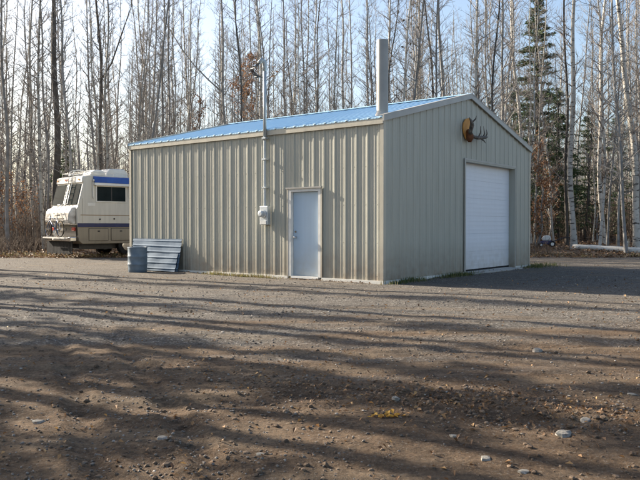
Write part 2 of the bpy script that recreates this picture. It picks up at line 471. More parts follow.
# sill / slab edge
for bx4 in ((-.05, -.004, -.05, D0-.03), (-.05, -.004, D1+.03, L+.05), (0, G0-.02, -.05, -.004), (G1+.02, W+.05, -.05, -.004)):
    MB().box(*bx4, -.1, .062).build('base_sill', M['basetrim'], garage)
MB().box(0.03, W-.03, 0.03, L-.03, -.2, .045).build('floor_slab', M['concrete'], garage)
MB().box(G0+.01, G1-.01, -.28, .02, -.1, .03).build('door_apron', M['concrete'], garage)
# walk-in door (recessed)
dr = MB().box(.055, .095, D0+.075, D1-.075, .07, DT-.075).build('door', M['mandoor'], garage, bevel=.004, label='plain pale blue walk-in door')
kb = MB(); kb.tube([(.055, D1-.16, 1.0), (.045, D1-.16, 1.0), (.01, D1-.16, 1.0), (-.005, D1-.16, 1.0)], [.034, .03, .012, .026], 12); kb.ball((-.012, D1-.16, 1.0), .022, .03, .03)
MB().tube([(.055, D1-.16, 1.13), (.03, D1-.16, 1.13)], [.028, .026], 12).build('deadbolt', M['chrome'], dr)
kb.build('door_knob', M['chrome'], dr, smooth=True)
for z in (.3, 1.1, 1.85): MB().box(.045, .0545, D0+.0705, D0+.09, z-.05, z+.05).build('hinge', M['pipe'], dr)
fr = MB(); fr.box(-.045, .10, D0, D0+.07, .06, DT); fr.box(-.045, .10, D1-.07, D1, .06, DT); fr.box(-.045, .10, D0+.071, D1-.071, DT-.07, DT)
fr.box(-.045, .13, D0+.071, D1-.071, .02, .068)
fr.build('door_frame', M['frame_white'], dr)
MB().box(-.085, -.03, D0-.05, D1+.06, DT+.002, DT+.035).build('drip_cap', M['rake'], dr)
tr = MB(); tr.box(-.05, -.036, D1+.002, D1+.055, .06, DT); tr.box(-.05, -.036, D0-.05, D0-.002, .06, DT); tr.build('door_trim', M['trim'], dr)
# roll-up door
gd = empty('garage_door'); gd.parent = garage; gd['label'] = 'white sectional overhead door'
np_ = 6; ph = (GT-.09)/np_
mb = MB()
for k in range(np_):
    z0 = .09 + k*ph
    mb.box(G0+.035, G1-.035, .152, .19, z0+.001, z0+ph-.001)
    for q in (.25, .5, .75): mb.box(G0+.04, G1-.04, .1490, .1525, z0+ph*q-.028, z0+ph*q+.028)
mb.build('door_panel', M['door_white'], gd, bevel=.004)
MB().box(G0+.03, G1-.03, .147, .185, .045, .092).build('bottom_seal', M['rubber'], gd)
mb = MB(); mb.box(G0, G0+.034, -.036, .2, .03, GT); mb.box(G1-.034, G1, -.036, .2, .03, GT); mb.box(G0+.0345, G1-.0345, -.036, .2, GT-.036, GT)
mb.build('door_jamb', M['siding'], gd)
mb = MB(); mb.box(G0-.05, G0-.002, -.044, -.034, .06, GT+.05); mb.box(G1+.002, G1+.05, -.044, -.034, .06, GT+.05); mb.box(G0-.0015, G1+.0015, -.044, -.034, GT+.002, GT+.05)
mb.build('door_trim', M['rake'], gd)
MB().box(G0+.30, G0+.36, .135, .149, 1.0, 1.12).build('pull_handle', M['black'], gd)
# flue
ch = MB(); cx, cy = .34, .24
ch.tube([(cx, cy, EH+.0), (cx, cy, 5.42), (cx, cy, 5.43)], [.13, .13, .122], 28, False)
ch.tube([(cx, cy, 5.43), (cx, cy, 5.25)], [.115, .115], 28, True)
fl = ch.build('chimney', M['chim'], garage, smooth=True, label='tall round grey flue pipe')
es = fl.modifiers.new('es', 'EDGE_SPLIT'); es.split_angle = rad(35)
MB().tube([(cx, cy, EH+.06), (cx, cy, EH+.17), (cx, cy, EH+.2)], [.2, .15, .135], 28).build('flashing', M['rake'], fl, smooth=False)
# electric service
my = 3.39
mb = MB(); mb.box(-.15, -.034, my-.13, my+.13, 1.30, 1.76)
met = mb.build('electric_meter', M['galv'], garage, bevel=.01, label='grey meter box with round glass dial')
mb = MB(); mb.tube([(-.15, my+.02, 1.57), (-.19, my+.02, 1.57)], [.098, .098], 24); mb.build('meter_ring', M['frame_white'], met, smooth=False)
mb = MB(); mb.tube([(-.19, my+.02, 1.57), (-.25, my+.02, 1.57), (-.262, my+.02, 1.57)], [.082, .078, .05], 24); mb.build('meter_dial', M['galv'], met, smooth=False)
MB().box(-.17, -.151, my-.09, my+.10, 1.315, 1.40).build('meter_plate', M['frame_white'], met)
mb = MB(); mb.tube([(-.10, my, 1.74), (-.10, my, 3.4)], [.034, .034], 14, False); mb.tube([(-.10, my, 3.38), (-.10, my, 5.16)], [.043, .043], 14)
mast = mb.build('conduit_mast', M['pipe'], garage, smooth=True)
for z in (2.2, 2.9, 3.42):
    MB().box(-.152, -.034, my-.06, my+.06, z, z+.035).build('strap', M['galv'], mast)
mb = MB(); mb.tube([(-.10, my, 5.08), (-.10, my, 5.18), (-.12, my, 5.30), (-.20, my+.02, 5.34), (-.27, my+.05, 5.26)], [.05, .055, .065, .06, .04], 14)
mb.build('weatherhead', M['pipe'], mast, smooth=True)
mb = MB()
for k in range(3):
    a = -.04+.04*k
    mb.tube([(-.26, my+.05+a, 5.26), (-.34, my+.09+a, 5.15), (-.36, my+.22+a, 5.12), (-.28, my+.16+a, 4.98), (-.17, my+.03+a*.4, 4.92)], .011, 6)
mb.build('wire_loop', M['black'], mast, smooth=True)
mb = MB(); mb.tube([(-.10, my+.05, 4.95), (-.12, my+.26, 4.97)], .012, 6); mb.tube([(-.12, my+.22, 4.97), (-.12, my+.30, 4.97)], [.035, .03], 10)
mb.build('insulator', M['black'], mast)

# antlers above the roll-up door
ax, az = 4.0, 3.76
ant = empty('antler_mount', (*b2w(ax, -.036), az), BA, label='pair of dark antlers on a golden wooden plaque above the roll-up door', cat='wall trophy')
shield = [(-.13, .18), (-.06, .29), (.04, .33), (.12, .26), (.155, .12), (.14, -.04), (.09, -.16), (.02, -.24), (-.06, -.2), (-.12, -.08), (-.15, .06)]
MB().prism([(x*1.5-.02, z) for x, z in shield], 'y', -.036, -.0).build('plaque', M['plaque'], ant, bevel=.012)
mb = MB(); mb.ball((-.06, -.10, -.15), .085, .09, .14, 12, 8, .06); mb.ball((-.06, -.07, -.03), .06, .05, .07, 12, 8, .05)
mb.build('skull_cap', M['skull'], ant, smooth=True)
def antler(pts, rs, tines):
    mb = MB(); mb.tube(pts, rs, 8)
    for t in tines: mb.tube(t, [.022, .016, .005], 6)
    return mb
antler([(-.04, -.13, -.12), (-.16, -.16, -.05), (-.24, -.24, .10), (-.31, -.26, .18), (-.38, -.24, .26)], [.04, .045, .05, .035, .008],
       [[(-.16, -.16, -.05), (-.28, -.22, -.08), (-.42, -.26, 0.0)], [(-.24, -.24, .10), (-.36, -.28, .14), (-.46, -.28, .26)], [(-.28, -.25, .15), (-.23, -.32, .24), (-.22, -.34, .32)]]).build('antler', M['antler'], ant, smooth=True)
antler([(.04, -.13, -.14), (.20, -.16, -.16), (.42, -.18, -.13), (.65, -.16, -.10), (.86, -.12, -.06)], [.04, .045, .045, .035, .008],
       [[(.24, -.16, -.16), (.29, -.2, -.02), (.27, -.2, .14)], [(.46, -.18, -.13), (.50, -.2, -.02), (.48, -.18, .16)], [(.64, -.16, -.10), (.68, -.18, .0), (.67, -.17, .1)], [(.34, -.17, -.15), (.38, -.24, -.22), (.44, -.26, -.28)]]).build('antler', M['antler'], ant, smooth=True)

ant.scale = (1.15, 1.15, 1.05)

# ------------------------------------------------------------------ leaning sheets and drum
def sheet(y0, y1, h, xb, xt, dy, label):
    root = None
    mb = MB(); n = 46; pr = []
    for i in range(n+1):
        t = i/n; ph_ = (t*h/.152) % 1.0
        d = .02*(1-abs(2*((ph_-.5)/.28))) if abs(ph_-.5) < .14 else 0
        d = max(0, min(.016, d*1.6))
        pr.append((xb+(xt-xb)*t - d, .02 + h*t*.985))
    v = []; f = []
    for k, (x, z) in enumerate(pr):
        for j in range(9):
            y = y0+(y1-y0)*j/8
            w = .005*math.sin(j*1.3+k*.12+dy*9)
            v.append((x+w, y, z + dy*(y-y0)))
    for k in range(n):
        for j in range(8): f.append((k*9+j, k*9+j+1, (k+1)*9+j+1, (k+1)*9+j))
    mb.add(v, f)
    o = mb.build('metal_sheet', M['sheetmetal'], None, label=label, cat='metal sheet', group='metal sheets leaning on the garage wall')
    o.location = (CX, CY, H(*b2w(-.4, y0))+.0); o.rotation_euler = (0, 0, BA)
    s = o.modifiers.new('s', 'SOLIDIFY'); s.thickness = .003
    return o
sheet(6.50, 8.62, .90, -.20, -.055, 0, 'ribbed blue grey metal sheet leaning directly against the garage wall')
sheet(6.46, 8.55, .80, -.26, -.095, .012, 'ribbed blue metal sheet in front of its taller neighbour behind the drum')
sheet(6.52, 7.95, .52, -.31, -.17, -.0, 'shortest ribbed metal sheet at the front of the leaning stack')
bx, by = b2w(-.72, 7.58); bz = H(bx, by)
drum = empty('storage_drum', (bx, by, bz), 0, label='slate blue open drum standing before the leaning metal sheets', cat='drum')
mb = MB(); rr = .262
z = [0, .01, .10, .2, .215, .23, .42, .435, .45, .6, .66, .68]
r_ = [rr-.02, rr-.01, rr-.006, rr, rr+.01, rr, rr, rr+.01, rr, rr, rr, rr+.0]
mb.tube([(0, 0, q) for q in z], r_, 32, False)
mb.tube([(0, 0, .68), (0, 0, .3)], [rr-.012, rr-.014], 32, True)
mb.build('drum_body', M['barrel'], drum, smooth=True)
MB().ring((0, 0, .682), (0, 0, 1), rr-.002, .014, 32, 8).build('rim', M['barrel'], drum, smooth=True)
mb = MB(); mb.tube([(.26, -.05, .55), (.30, -.05, .55), (.30, .07, .55), (.26, .07, .55)], .009, 6); mb.build('handle', M['black'], drum)

# ------------------------------------------------------------------ motorhome
RX, RY = -9.25, 28.0
ra = math.atan2(.714, .70)
rvz = H(-8, 30)*0 + .06
rv = empty('motorhome', (RX, RY, rvz), ra, label='white and tan motorhome with a blue awning, parked beyond the left end of the garage', cat='motorhome')
WD = 2.26; LEN = 8.2
prof = [(0.02, 3.16), (.12, 3.22), (LEN-.4, 3.22), (LEN, 2.9), (LEN, 1.24), (-.33, 1.24), (-.36, 1.9), (-.30, 1.98), (-.06, 2.93), (-.10, 2.98), (-.08, 3.14)]
MB().prism(prof, 'y', 0.0, WD).build('body', M['rvcream'], rv, bevel=.04)
MB().box(-.335, -.32, .12, WD-.12, .80, 1.236).build('tail_panel', M['black'], rv)
low = [(-.30, 1.238), (LEN, 1.238), (LEN, .5), (5.9, .5), (5.8, .85), (5.0, .85), (4.9, .5), (-.1, .5), (-.25, .62)]
MB().prism(low, 'y', .03, WD-.03).build('lower_body', M['rvtan'], rv, bevel=.02)
mb = MB(); mb.box(-.33, LEN-.02, -.006, -.001, 1.17, 1.32); mb.build('stripe', M['navy'], rv)
MB().box(-.2, LEN-.05, -.005, -.001, 1.63, 1.655).build('pinstripe', M['bronze'], rv)
mb = MB(); mb.prism([(-.12, 2.93), (.03, 2.93), (.05, 3.19), (-.10, 3.16)], 'y', .03, WD-.03); mb.build('rear_cap', M['rvwhite'], rv, bevel=.015)
for k in range(5):
    yk = [.28, 1.0, 1.2, 1.4, 2.1][k]
    MB().box(-.135, -.118, yk-.05, yk+.05, 3.03, 3.08).build('marker_light', M['amber'] if k in (0, 4) else M['red'], rv)
for (xa, xb) in ((.15, 1.0), (1.12, 2.0), (3.0, 4.4)):
    cd = MB().box(xa, xb, .012, .0295, .62, 1.12).build('compartment_door', M['black'], rv)
    MB().box(xa+.015, xb-.015, .004, .0115, .635, 1.105).build('door_skin', M['rvtan'], cd, bevel=.003)
    MB().box((xa+xb)/2-.05, (xa+xb)/2+.05, -.004, .0035, .98, 1.03).build('latch', M['black'], cd)
MB().box(.1, .42, -.012, -.0015, 2.0, 2.12).build('reflector_vent', M['rvwhite'], rv, bevel=.004)
for xk in (-.12, 2.05, 4.6): MB().box(xk, xk+.012, -.004, -.001, 1.34, 2.9 if xk > 0 else 2.3).build('body_seam', M['rvtan'], rv)
# rear windows on the slanted back
def slant(z): return -.06 + (-.30+.06)*(2.93-z)/(2.93-1.98)
def rear_pane(y0, y1, z0, z1, name, mat, off, th=.012):
    v = []
    for (o_) in (off, off-th):
        for (y, z) in ((y0, z0), (y1, z0), (y1, z1), (y0, z1)): v.append((slant(z)+o_, y, z))
    mb = MB(); mb.add(v, [(0,1,2,3), (7,6,5,4), (0,4,5,1), (1,5,6,2), (2,6,7,3), (3,7,4,0)]); return mb.build(name, mat, rv, bevel=0)
rear_pane(.14, 1.10, 2.06, 2.88, 'rear_window', M['glass_dark'], -.012)
rear_pane(1.22, 2.24, 2.06, 2.88, 'rear_window', M['glass_dark'], -.012)
rear_pane(1.105, 1.215, 2.02, 2.92, 'window_divider', M['rvwhite'], -.008)
# storage pod
pod = [(-.32, 1.98), (-.52, 1.90), (-.62, 1.74), (-.66, 1.45), (-.62, 1.30), (-.36, 1.26), (-.34, 1.5)]
MB().prism(pod, 'y', .10, WD-.08).build('storage_pod', M['podgrey'], rv, bevel=.05)
mb = MB()
for z in (1.4, 1.5): mb.box(-.675, -.64, .5, 1.9, z, z+.02)
mb.build('louvre', M['rvtan'], rv)
for yk in (.26, WD-.26): MB().box(-.40, -.30, yk-.10, yk+.10, 1.02, 1.16).build('tail_light', M['red'], rv, bevel=.01)
MB().box(-.375, -.335, 1.0, 1.35, 1.02, 1.14).build('licence_plate_holder', M['rvcream'], rv)
# ladder
mb = MB()
for yk in (.74, 1.06):
    mb.tube([(-.79, yk, 1.7), (-.62, yk, 1.98), (slant(2.1)-.11, yk, 2.1), (slant(2.93)-.12, yk, 2.93), (-.14, yk, 3.2), (-.1, yk, 3.38), (.06, yk, 3.46), (.35, yk, 3.45), (.5, yk, 3.3)], .017, 8)
for z in (1.85, 2.05, 2.3, 2.55, 2.8, 3.05, 3.25):
    x = slant(max(z, 2.1))-.12 if z < 3.0 else -.15
    if z < 2.1: x = -.62 if z > 2 else -.72
    mb.tube([(x, .74, z), (x, 1.06, z)], .019, 8)
mb.build('ladder', M['rvwhite'], rv, smooth=True)
# side window
sw = MB().box(.44, 1.80, -.03, -.001, 2.16, 2.84).build('side_window', M['rvwhite'], rv, bevel=.05)
MB().box(.49, 1.10, -.036, -.0305, 2.21, 2.79).build('pane', M['glass_dark'], sw)
MB().box(1.14, 1.75, -.036, -.0305, 2.21, 2.79).build('pane', M['glass_dark'], sw)
MB().box(1.103, 1.137, -.045, -.0305, 2.21, 2.79).build('sash_bar', M['black'], sw)
for k in range(2):
    w2 = MB().box(3.2+k*1.9, 4.4+k*1.9, -.03, -.001, 2.1, 2.8).build('side_window', M['rvwhite'], rv, bevel=.05)
    MB().box(3.25+k*1.9, 4.35+k*1.9, -.036, -.0305, 2.15, 2.75).build('pane', M['glass_dark'], w2)
# awning over side window
MB().tube([(.30, -.07, 3.02), (7.5, -.07, 3.02)], .05, 12).build('awning_roller', M['rvwhite'], rv, smooth=True)
aw = MB().prism([(-.125, 3.13), (-.008, 3.19), (-.006, 2.96), (-.16, 2.93)], 'x', .34, 7.5).build('awning', M['rvblue'], rv, bevel=.01)
MB().prism([(-.165, 2.925), (-.006, 2.955), (-.006, 2.86), (-.17, 2.83)], 'x', .34, 7.5).build('valance', M['rvwhite'], aw)
mb = MB()
mb.tube([(.31, -.05, 2.95), (.31, -.05, 2.38), (.34, -.02, 2.3)], .022, 6)
mb.build('awning_arm', M['rvwhite'], rv)
MB().tube([(1.9, -.05, 2.84), (1.9, -.05, 2.38)], .018, 6).build('awning_arm', M['rvwhite'], rv)
for (xk, zk) in ((.62, 1.48), (1.25, 1.5), (1.95, 1.5)): MB().tube([(xk, -.002, zk), (xk, -.022, zk)], .035, 12).build('side_marker', M['black'], rv)
# roof fittings
def dome(x0, x1, y0, y1, h, name):
    mb = MB(); mb.prism([(x0, 3.222), (x1, 3.222), (x1-.05, 3.222+h*.6), (x1-.2, 3.222+h), (x0+.2, 3.222+h), (x0+.05, 3.222+h*.6)], 'y', y0, y1)
    return mb.build(name, M['rvwhite'], rv, bevel=.05)
dome(.42, 1.12, .35, 1.1, .26, 'roof_vent'); dome(1.35, 2.4, .8, 1.6, .38, 'air_conditioner')
mb = MB()
for yk in (.14, WD-.14): mb.tube([(.1, yk, 3.2), (.1, yk, 3.36), (2.6, yk, 3.36), (2.6, yk, 3.2)], .016, 6)
for xk in (.12, .5): mb.tube([(xk, .14, 3.36), (xk, WD-.14, 3.36)], .014, 6)
for xk in (.1, .7, 1.3, 1.9): mb.tube([(xk, .14, 3.2), (xk, .14, 3.36)], .012, 6)
mb.build('roof_rack', M['rvwhite'], rv)
# bumper, mud flap, wheels
MB().box(-.62, -.34, .05, WD-.05, .60, .78).build('bumper', M['chrome'], rv, bevel=.03)
mb = MB()
for k in range(18):
    y = .12 + k*.125
    mb.box(-.50, -.47, y, y+.105, .10 + .03*math.sin(k*2.1), .60)
mb.build('mud_flap', M['rubber'], rv)
MB().box(-.1, LEN-.1, .35, WD-.35, .28, .5).build('chassis', M['black'], rv)
def wheel(x, y):
    t = MB(); t.tube([(x, y, .40), (x, y+.02, .40), (x, y+.21, .40), (x, y+.23, .40)], [.36, .39, .39, .36], 28)
    o = t.build('wheel', M['rubber'], rv); MB().tube([(x, y-.012, .40), (x, y-.001, .40)], [.2, .22], 20).build('rim', M['chrome'], o)
for x in (1.9, 5.4):
    for y in (.10, WD-.34): wheel(x, y)
# bike rack
rk = MB(); rk.box(-.86, -.82, .05, 1.92, .72, .775); rk.box(-.74, -.70, .05, 1.92, .72, .775); rk.box(-.87, -.4, .95, 1.05, .66, .72)
rk.tube([(-.76, 1.0, .7), (-.76, 1.0, 1.26), (-.79, 1.0, 1.3)], .022, 8)
rk.build('bike_rack', M['rvwhite'], rv)

def bicycle(px, lab, mat):
    # built along local y, x = 0
    m4 = Matrix.Translation((RX, RY, rvz)) @ Matrix.Rotation(ra, 4, 'Z')
    loc = m4 @ Vector((px, .07, .775))
    b = empty('bicycle', loc, ra, label=lab, cat='bicycle')
    R_ = .32
    ws = []
    for yk in (.33, 1.38):
        w = MB(); w.ring((0, yk, R_+.005), (1, 0, 0), R_-.02, .022, 28, 8); o = w.build('wheel', M['rubber'], b, smooth=True)
        s = MB()
        for k in range(14):
            a = k*math.pi/7; s.tube([(.02*(-1)**k, yk, R_), (0, yk+(R_-.04)*math.cos(a), R_+(R_-.04)*math.sin(a))], .0035, 4)
        s.ring((0, yk, R_+.005), (1, 0, 0), R_-.048, .010, 28, 6); s.tube([(-.05, yk, R_), (.05, yk, R_)], .02, 8)
        s.build('rim', M['chrome'], o)
    f = MB()
    f.tube([(0, .33, R_), (0, .75, .28)], .013, 8); f.tube([(0, .33, R_), (0, .62, .68)], .011, 8); f.tube([(0, .75, .28), (0, .60, .78)], .017, 8)
    f.tube([(0, .75, .28), (0, 1.22, .66)], .019, 8); f.tube([(0, .63, .70), (0, 1.18, .78)], .017, 8); f.tube([(0, 1.23, .62), (0, 1.17, .84)], .019, 8)
    f.build('frame', mat, b, smooth=True)
    f = MB(); f.tube([(-.05, 1.38, R_), (-.05, 1.25, .6), (0, 1.23, .64)], .012, 8); f.tube([(.05, 1.38, R_), (.05, 1.25, .6), (0, 1.23, .64)], .012, 8); f.build('fork', mat, b, smooth=True)
    f = MB(); f.tube([(-.10, .98, .93), (-.09, 1.12, .92), (0, 1.2, .90), (.07, 1.3, .92), (.03, 1.42, .93)], .013, 8); f.tube([(0, 1.17, .84), (0, 1.2, .90)], .013, 8); f.build('handlebar', M['chrome'], b, smooth=True)
    f = MB(); f.prism([(-.07, .47), (.07, .47), (.03, .60), (.015, .75), (-.015, .75), (-.03, .60)], 'z', .84, .88); f.tube([(0, .6, .78), (0, .59, .84)], .012, 6); f.build('saddle', M['black'], b, bevel=.01)
    f = MB(); f.ring((0, .75, .28), (1, 0, 0), .085, .006, 20, 5); f.tube([(-.08, .75, .28), (-.08, .68, .13)], .010, 6); f.tube([(.08, .75, .28), (.08, .82, .43)], .010, 6)
    f.box(-.16, -.07, .64, .72, .11, .135); f.box(.07, .16, .78, .86, .42, .445); f.build('crank', M['chrome'], b)
    return b
bicycle(-.84, 'dark blue bicycle standing on the rack behind the motorhome', M['bikeblue'])

# ------------------------------------------------------------------ things at the wood edge
def pix(px, py, Z):  # a point at depth Z
    return ((px-320)/710*Z, Z)
x, y = 10.85, 34.0; z = H(x, y)
mo = empty('lawn_mower', (x, y, z), rad(-12), label='small white and black mower at the wood edge beyond the garage right side', cat='mower')
MB().prism([(-.36, .12), (-.30, .26), (-.1, .30), (.22, .30), (.32, .22), (.34, .12)], 'y', -.22, .22).build('deck', M['navy'], mo, bevel=.03)
MB().prism([(-.20, .30), (-.22, .42), (-.12, .54), (.10, .56), (.2, .46), (.2, .30)], 'y', -.17, .17).build('engine_cover', M['rvwhite'], mo, bevel=.05)
for (wx, wr) in ((-.27, .10), (.24, .14)):
    for s in (-1, 1):
        o = MB().tube([(wx, s*.24, wr), (wx, s*.29, wr)], wr, 18).build('wheel', M['rubber'], mo)
        MB().tube([(wx, s*.291, wr), (wx, s*.30, wr)], wr*.55, 14).build('hub', M['rvwhite'], o)
mb = MB()
for s in (-.18, .18): mb.tube([(.25, s, .24), (.7, s, .42), (1.15, s, .47)], .018, 6)
mb.tube([(1.15, -.18, .47), (1.15, .18, .47)], .018, 6); mb.build('handle', M['black'], mo)

lg = empty('fallen_log', (11.9, 34.3, H(11.9, 34.3)), 0, label='long white birch log lying along the wood edge at far right', cat='log')
mb = MB(); pts = []; rs = []
for k in range(26):
    t = k/25; X = 11.75 + 6.2*t; Y = 33.0 - 4.0*t + .12*math.sin(t*7)
    pts.append((X-11.9, Y-34.3, H(X, Y)-H(11.9, 34.3)+.12+.03*math.sin(t*11))); rs.append(.11+.10*t+.008*math.sin(k*2.3))
mb.tube(pts, rs, 12)
mb.build('log_trunk', M['logbark'], lg, smooth=True)
mb = MB(); mb.tube([pts[8], (pts[8][0]+.1, pts[8][1]+.1, pts[8][2]+.4)], [.05, .03], 7); mb.tube([pts[15], (pts[15][0]-.15, pts[15][1]-.2, pts[15][2]+.3)], [.05, .03], 7); mb.build('branch_stub', M['birch'], lg)
for (px, Z, h_, w_, lb) in ((628, 31.8, .62, .045, 'tall bare wooden stake standing behind the white log'), (640, 31.4, .48, .05, 'short bare wooden stake at the right edge by the white log')):
    x = (px-320)/710*Z; o = MB().tube([(0, 0, -.1), (.01, 0, h_*.5), (.02, .01, h_), (.02, .01, h_+.03)], [w_, w_*.95, w_*.9, w_*.4], 5).build('wooden_stake', M['wood'], None, label=lb, cat='stake', group='wooden stakes by the log')
    o.location = (x, Z+1.2, H(x, Z+1.2))

# ------------------------------------------------------------------ trees
def rnd(rg, a, b): return rg.uniform(a, b)
def tree_data(seed, Ht=17, r0=.12, low=2.5, nb=46, sides=8, wig=.25, twigs=5, forks=(), spread=1.0, twl=1.0):
    rg = random.Random(seed)
    T = MB(); B = MB()
    n = 18; pts = []; rs = []
    ph1, ph2 = rg.uniform(0, 6), rg.uniform(0, 6)
    for k in range(n):
        t = k/(n-1); z = Ht*t
        pts.append(Vector((wig*(math.sin(t*4.5+ph1)-math.sin(ph1))*.8 + .06*math.sin(t*17+ph2), wig*(math.sin(t*3.8+ph2)-math.sin(ph2))*.8, z-.15)))
        r = r0*(1-t)**.75*.92 + .012
        if k == 0: r *= 1.35
        rs.append(r)
    T.tube(pts, rs, sides, False)
    def at(z):
        f = max(0, min(n-1.001, z/Ht*(n-1))); i = int(f); return pts[i].lerp(pts[i+1], f-i), rs[i]+(rs[i+1]-rs[i])*(f-i)
    def branch(p, d, Lb, r, lvl):
        q = [p.copy()]; rr = [r]; c = p.copy(); d = d.normalized(); m = 4 if lvl == 0 else 3
        for k in range(m):
            d = (d + Vector((rg.gauss(0, .16), rg.gauss(0, .16), .10 + rg.gauss(0, .08)))).normalized()
            c = c + d*(Lb/m); q.append(c.copy()); rr.append(max(.0035, r*(1-(k+1)/(m+.3))))
        B.tube(q, rr, 4 if lvl == 0 and r > .02 else 3, False)
        if lvl < 2:
            cnt = twigs if lvl == 0 else 2
            for j in range(cnt):
                k = rg.randint(1, m); s = q[k-1].lerp(q[k], rg.random())
                dd = (q[k]-q[k-1]).normalized(); side = dd.orthogonal(); side.rotate(Matrix.Rotation(rg.uniform(0, 6.28), 3, dd)) 
                branch(s, dd*.75+side.normalized()*.7+Vector((0, 0, .2)), Lb*rg.uniform(.28, .5)*twl, max(.005, r*.42), lvl+1)
    for k in range(nb):
        z = low + (Ht*.97-low)*(k+rg.random())/nb
        p, r = at(z); a = rg.uniform(0, 2*math.pi); t = (z-low)/(Ht-low)
        Lb = (rg.uniform(.7, 2.4)*(1-.65*t)*(.55+.45*min(1, t*3)))*spread
        el = rg.uniform(.35, 1.1)
        branch(p, Vector((math.cos(a), math.sin(a), el)), Lb, min(r*.5, .012+.012*Lb), 0)
    for (z, d, Lf, rf_) in forks:
        p, r = at(z); q = [p]; rr = [rf_]; c = p.copy(); d = Vector(d).normalized()
        for k in range(6):
            d = (d+Vector((rg.gauss(0, .12), rg.gauss(0, .12), .06))).normalized(); c = c+d*Lf/6; q.append(c.copy()); rr.append(rf_*(1-(k+1)/7))
            branch(c.copy(), Vector((rg.uniform(-1, 1), rg.uniform(-1, 1), 1)), Lf*.3, rf_*.4, 0)
        T.tube(q, rr, 6, False)
    return T, B

def mesh_of(mb, name, mat, smooth=True):
    me = bpy.data.meshes.new(name); me.from_pydata(mb.v, [], mb.f); me.materials.append(mat)
    me.polygons.foreach_set('use_smooth', [smooth]*len(me.polygons)); me.update(); return me

def tree_obj(name, x, y, meshes, rz, lean=(0, 0), sc=1, **kw):
    e = empty(name, (x, y, H(x, y)), 0, **kw)
    e.rotation_euler = (lean[1], lean[0], 0); e.scale = (sc, sc, sc)
    for nm, me in zip(('trunk', 'crown'), meshes):
        o = bpy.data.objects.new(nm, me); COL.objects.link(o); o.parent = e; o.rotation_euler = (0, 0, rz)
    return e

# the trees one can tell apart: base px, top px, width px, depth, bark, label
PT = [
 (8, 9, 4, 33, 'bark', 'slender grey tree nearest the left edge of the woods'),
 (34, 33, 3.6, 38, 'poplar', 'pale slender tree between the left edge and the thickest dark trunk'),
 (49, 46, 3.0, 36, 'bark', 'thin grey tree just left of the thickest dark trunk'),
 (56, 53, 9.5, 34.5, 'darkbark', 'thickest dark grey trunk, rising behind the rear of the motorhome'),
 (99, 94, 4.8, 36, 'darkbark', 'dark forked tree whose limb slants right, above the motorhome roof'),
 (157, 161, 3.4, 40, 'bark', 'straight grey tree above the left end of the garage roof'),
 (187, 186, 3.2, 44, 'poplar', 'pale thin straight tree behind the blue roof left end'),
 (229, 228, 4.2, 38, 'bark', 'grey tree with a long limb slanting left, behind the garage roof'),
 (262, 262, 3.6, 36, 'poplar', 'pale tree rising directly behind the electric mast'),
 (291, 289, 3.2, 42, 'bark', 'slim grey tree just right of the electric mast'),
 (340, 338, 3.6, 40, 'poplar', 'pale tree midway between electric mast and flue pipe'),
 (366, 361, 3.0, 44, 'bark', 'thin grey tree just left of the flue pipe'),
 (420, 421, 2.8, 40, 'bark', 'thin grey tree standing just right of the flue pipe'),
 (437, 428, 3.2, 37, 'darkbark', 'dark leaning tree between flue pipe and roof ridge'),
 (448, 445, 5.5, 34, 'bark', 'stout grey trunk directly behind the roof near the ridge'),
 (475, 470, 3.6, 38, 'bark', 'grey tree rising directly behind the roof ridge'),
 (496, 505, 3.2, 37, 'birch', 'thin white tree leaning right behind the gable slope'),
 (529, 515, 5, 38, 'birch', 'white birch leaning left in front of the tall spruce'),
 (573, 566, 7.2, 33.6, 'birch', 'thick white birch trunk standing at the left end of the white log'),
 (566, 557, 3.6, 36, 'darkbark', 'thin dark tree leaning close beside the thick white birch'),
 (603, 601, 5.2, 37, 'birch', 'straight white birch, second large birch from the right edge'),
 (638, 619, 8.4, 33.2, 'birch', 'thickest white birch leaning left at the right edge'),
]
for k, (pb, pt, w, Z, bk, lb) in enumerate(PT):
    x = (pb-320)/710*Z; lean = (pt-pb)/226
    fk = ()
    if pb == 99: fk = [(8.6, (.55, 0, 1), 6, .05), (10.2, (-.5, .1, 1), 3, .035)]
    if pb == 229: fk = [(8.2, (-.95, 0, .9), 6.5, .05)]
    if pb == 262: fk = [(7.5, (.8, .1, .9), 4, .04)]
    T, B = tree_data(100+k, 18, w/2/710*Z*.86, 4.5 if w > 6 else 3.2, 46, 10, .2, 5, fk)
    nm = {'birch': 'birch_tree', 'poplar': 'poplar_tree'}.get(bk, 'bare_tree')
    tree_obj(nm, x, Z, (mesh_of(T, 'trunk', M[bk]), mesh_of(B, 'crown', M['palebranch'] if bk == 'birch' else M['twig'])), 0, (math.atan(lean), 0), 1,
             label=lb, cat='tree', group='bare trees of the surrounding woods')

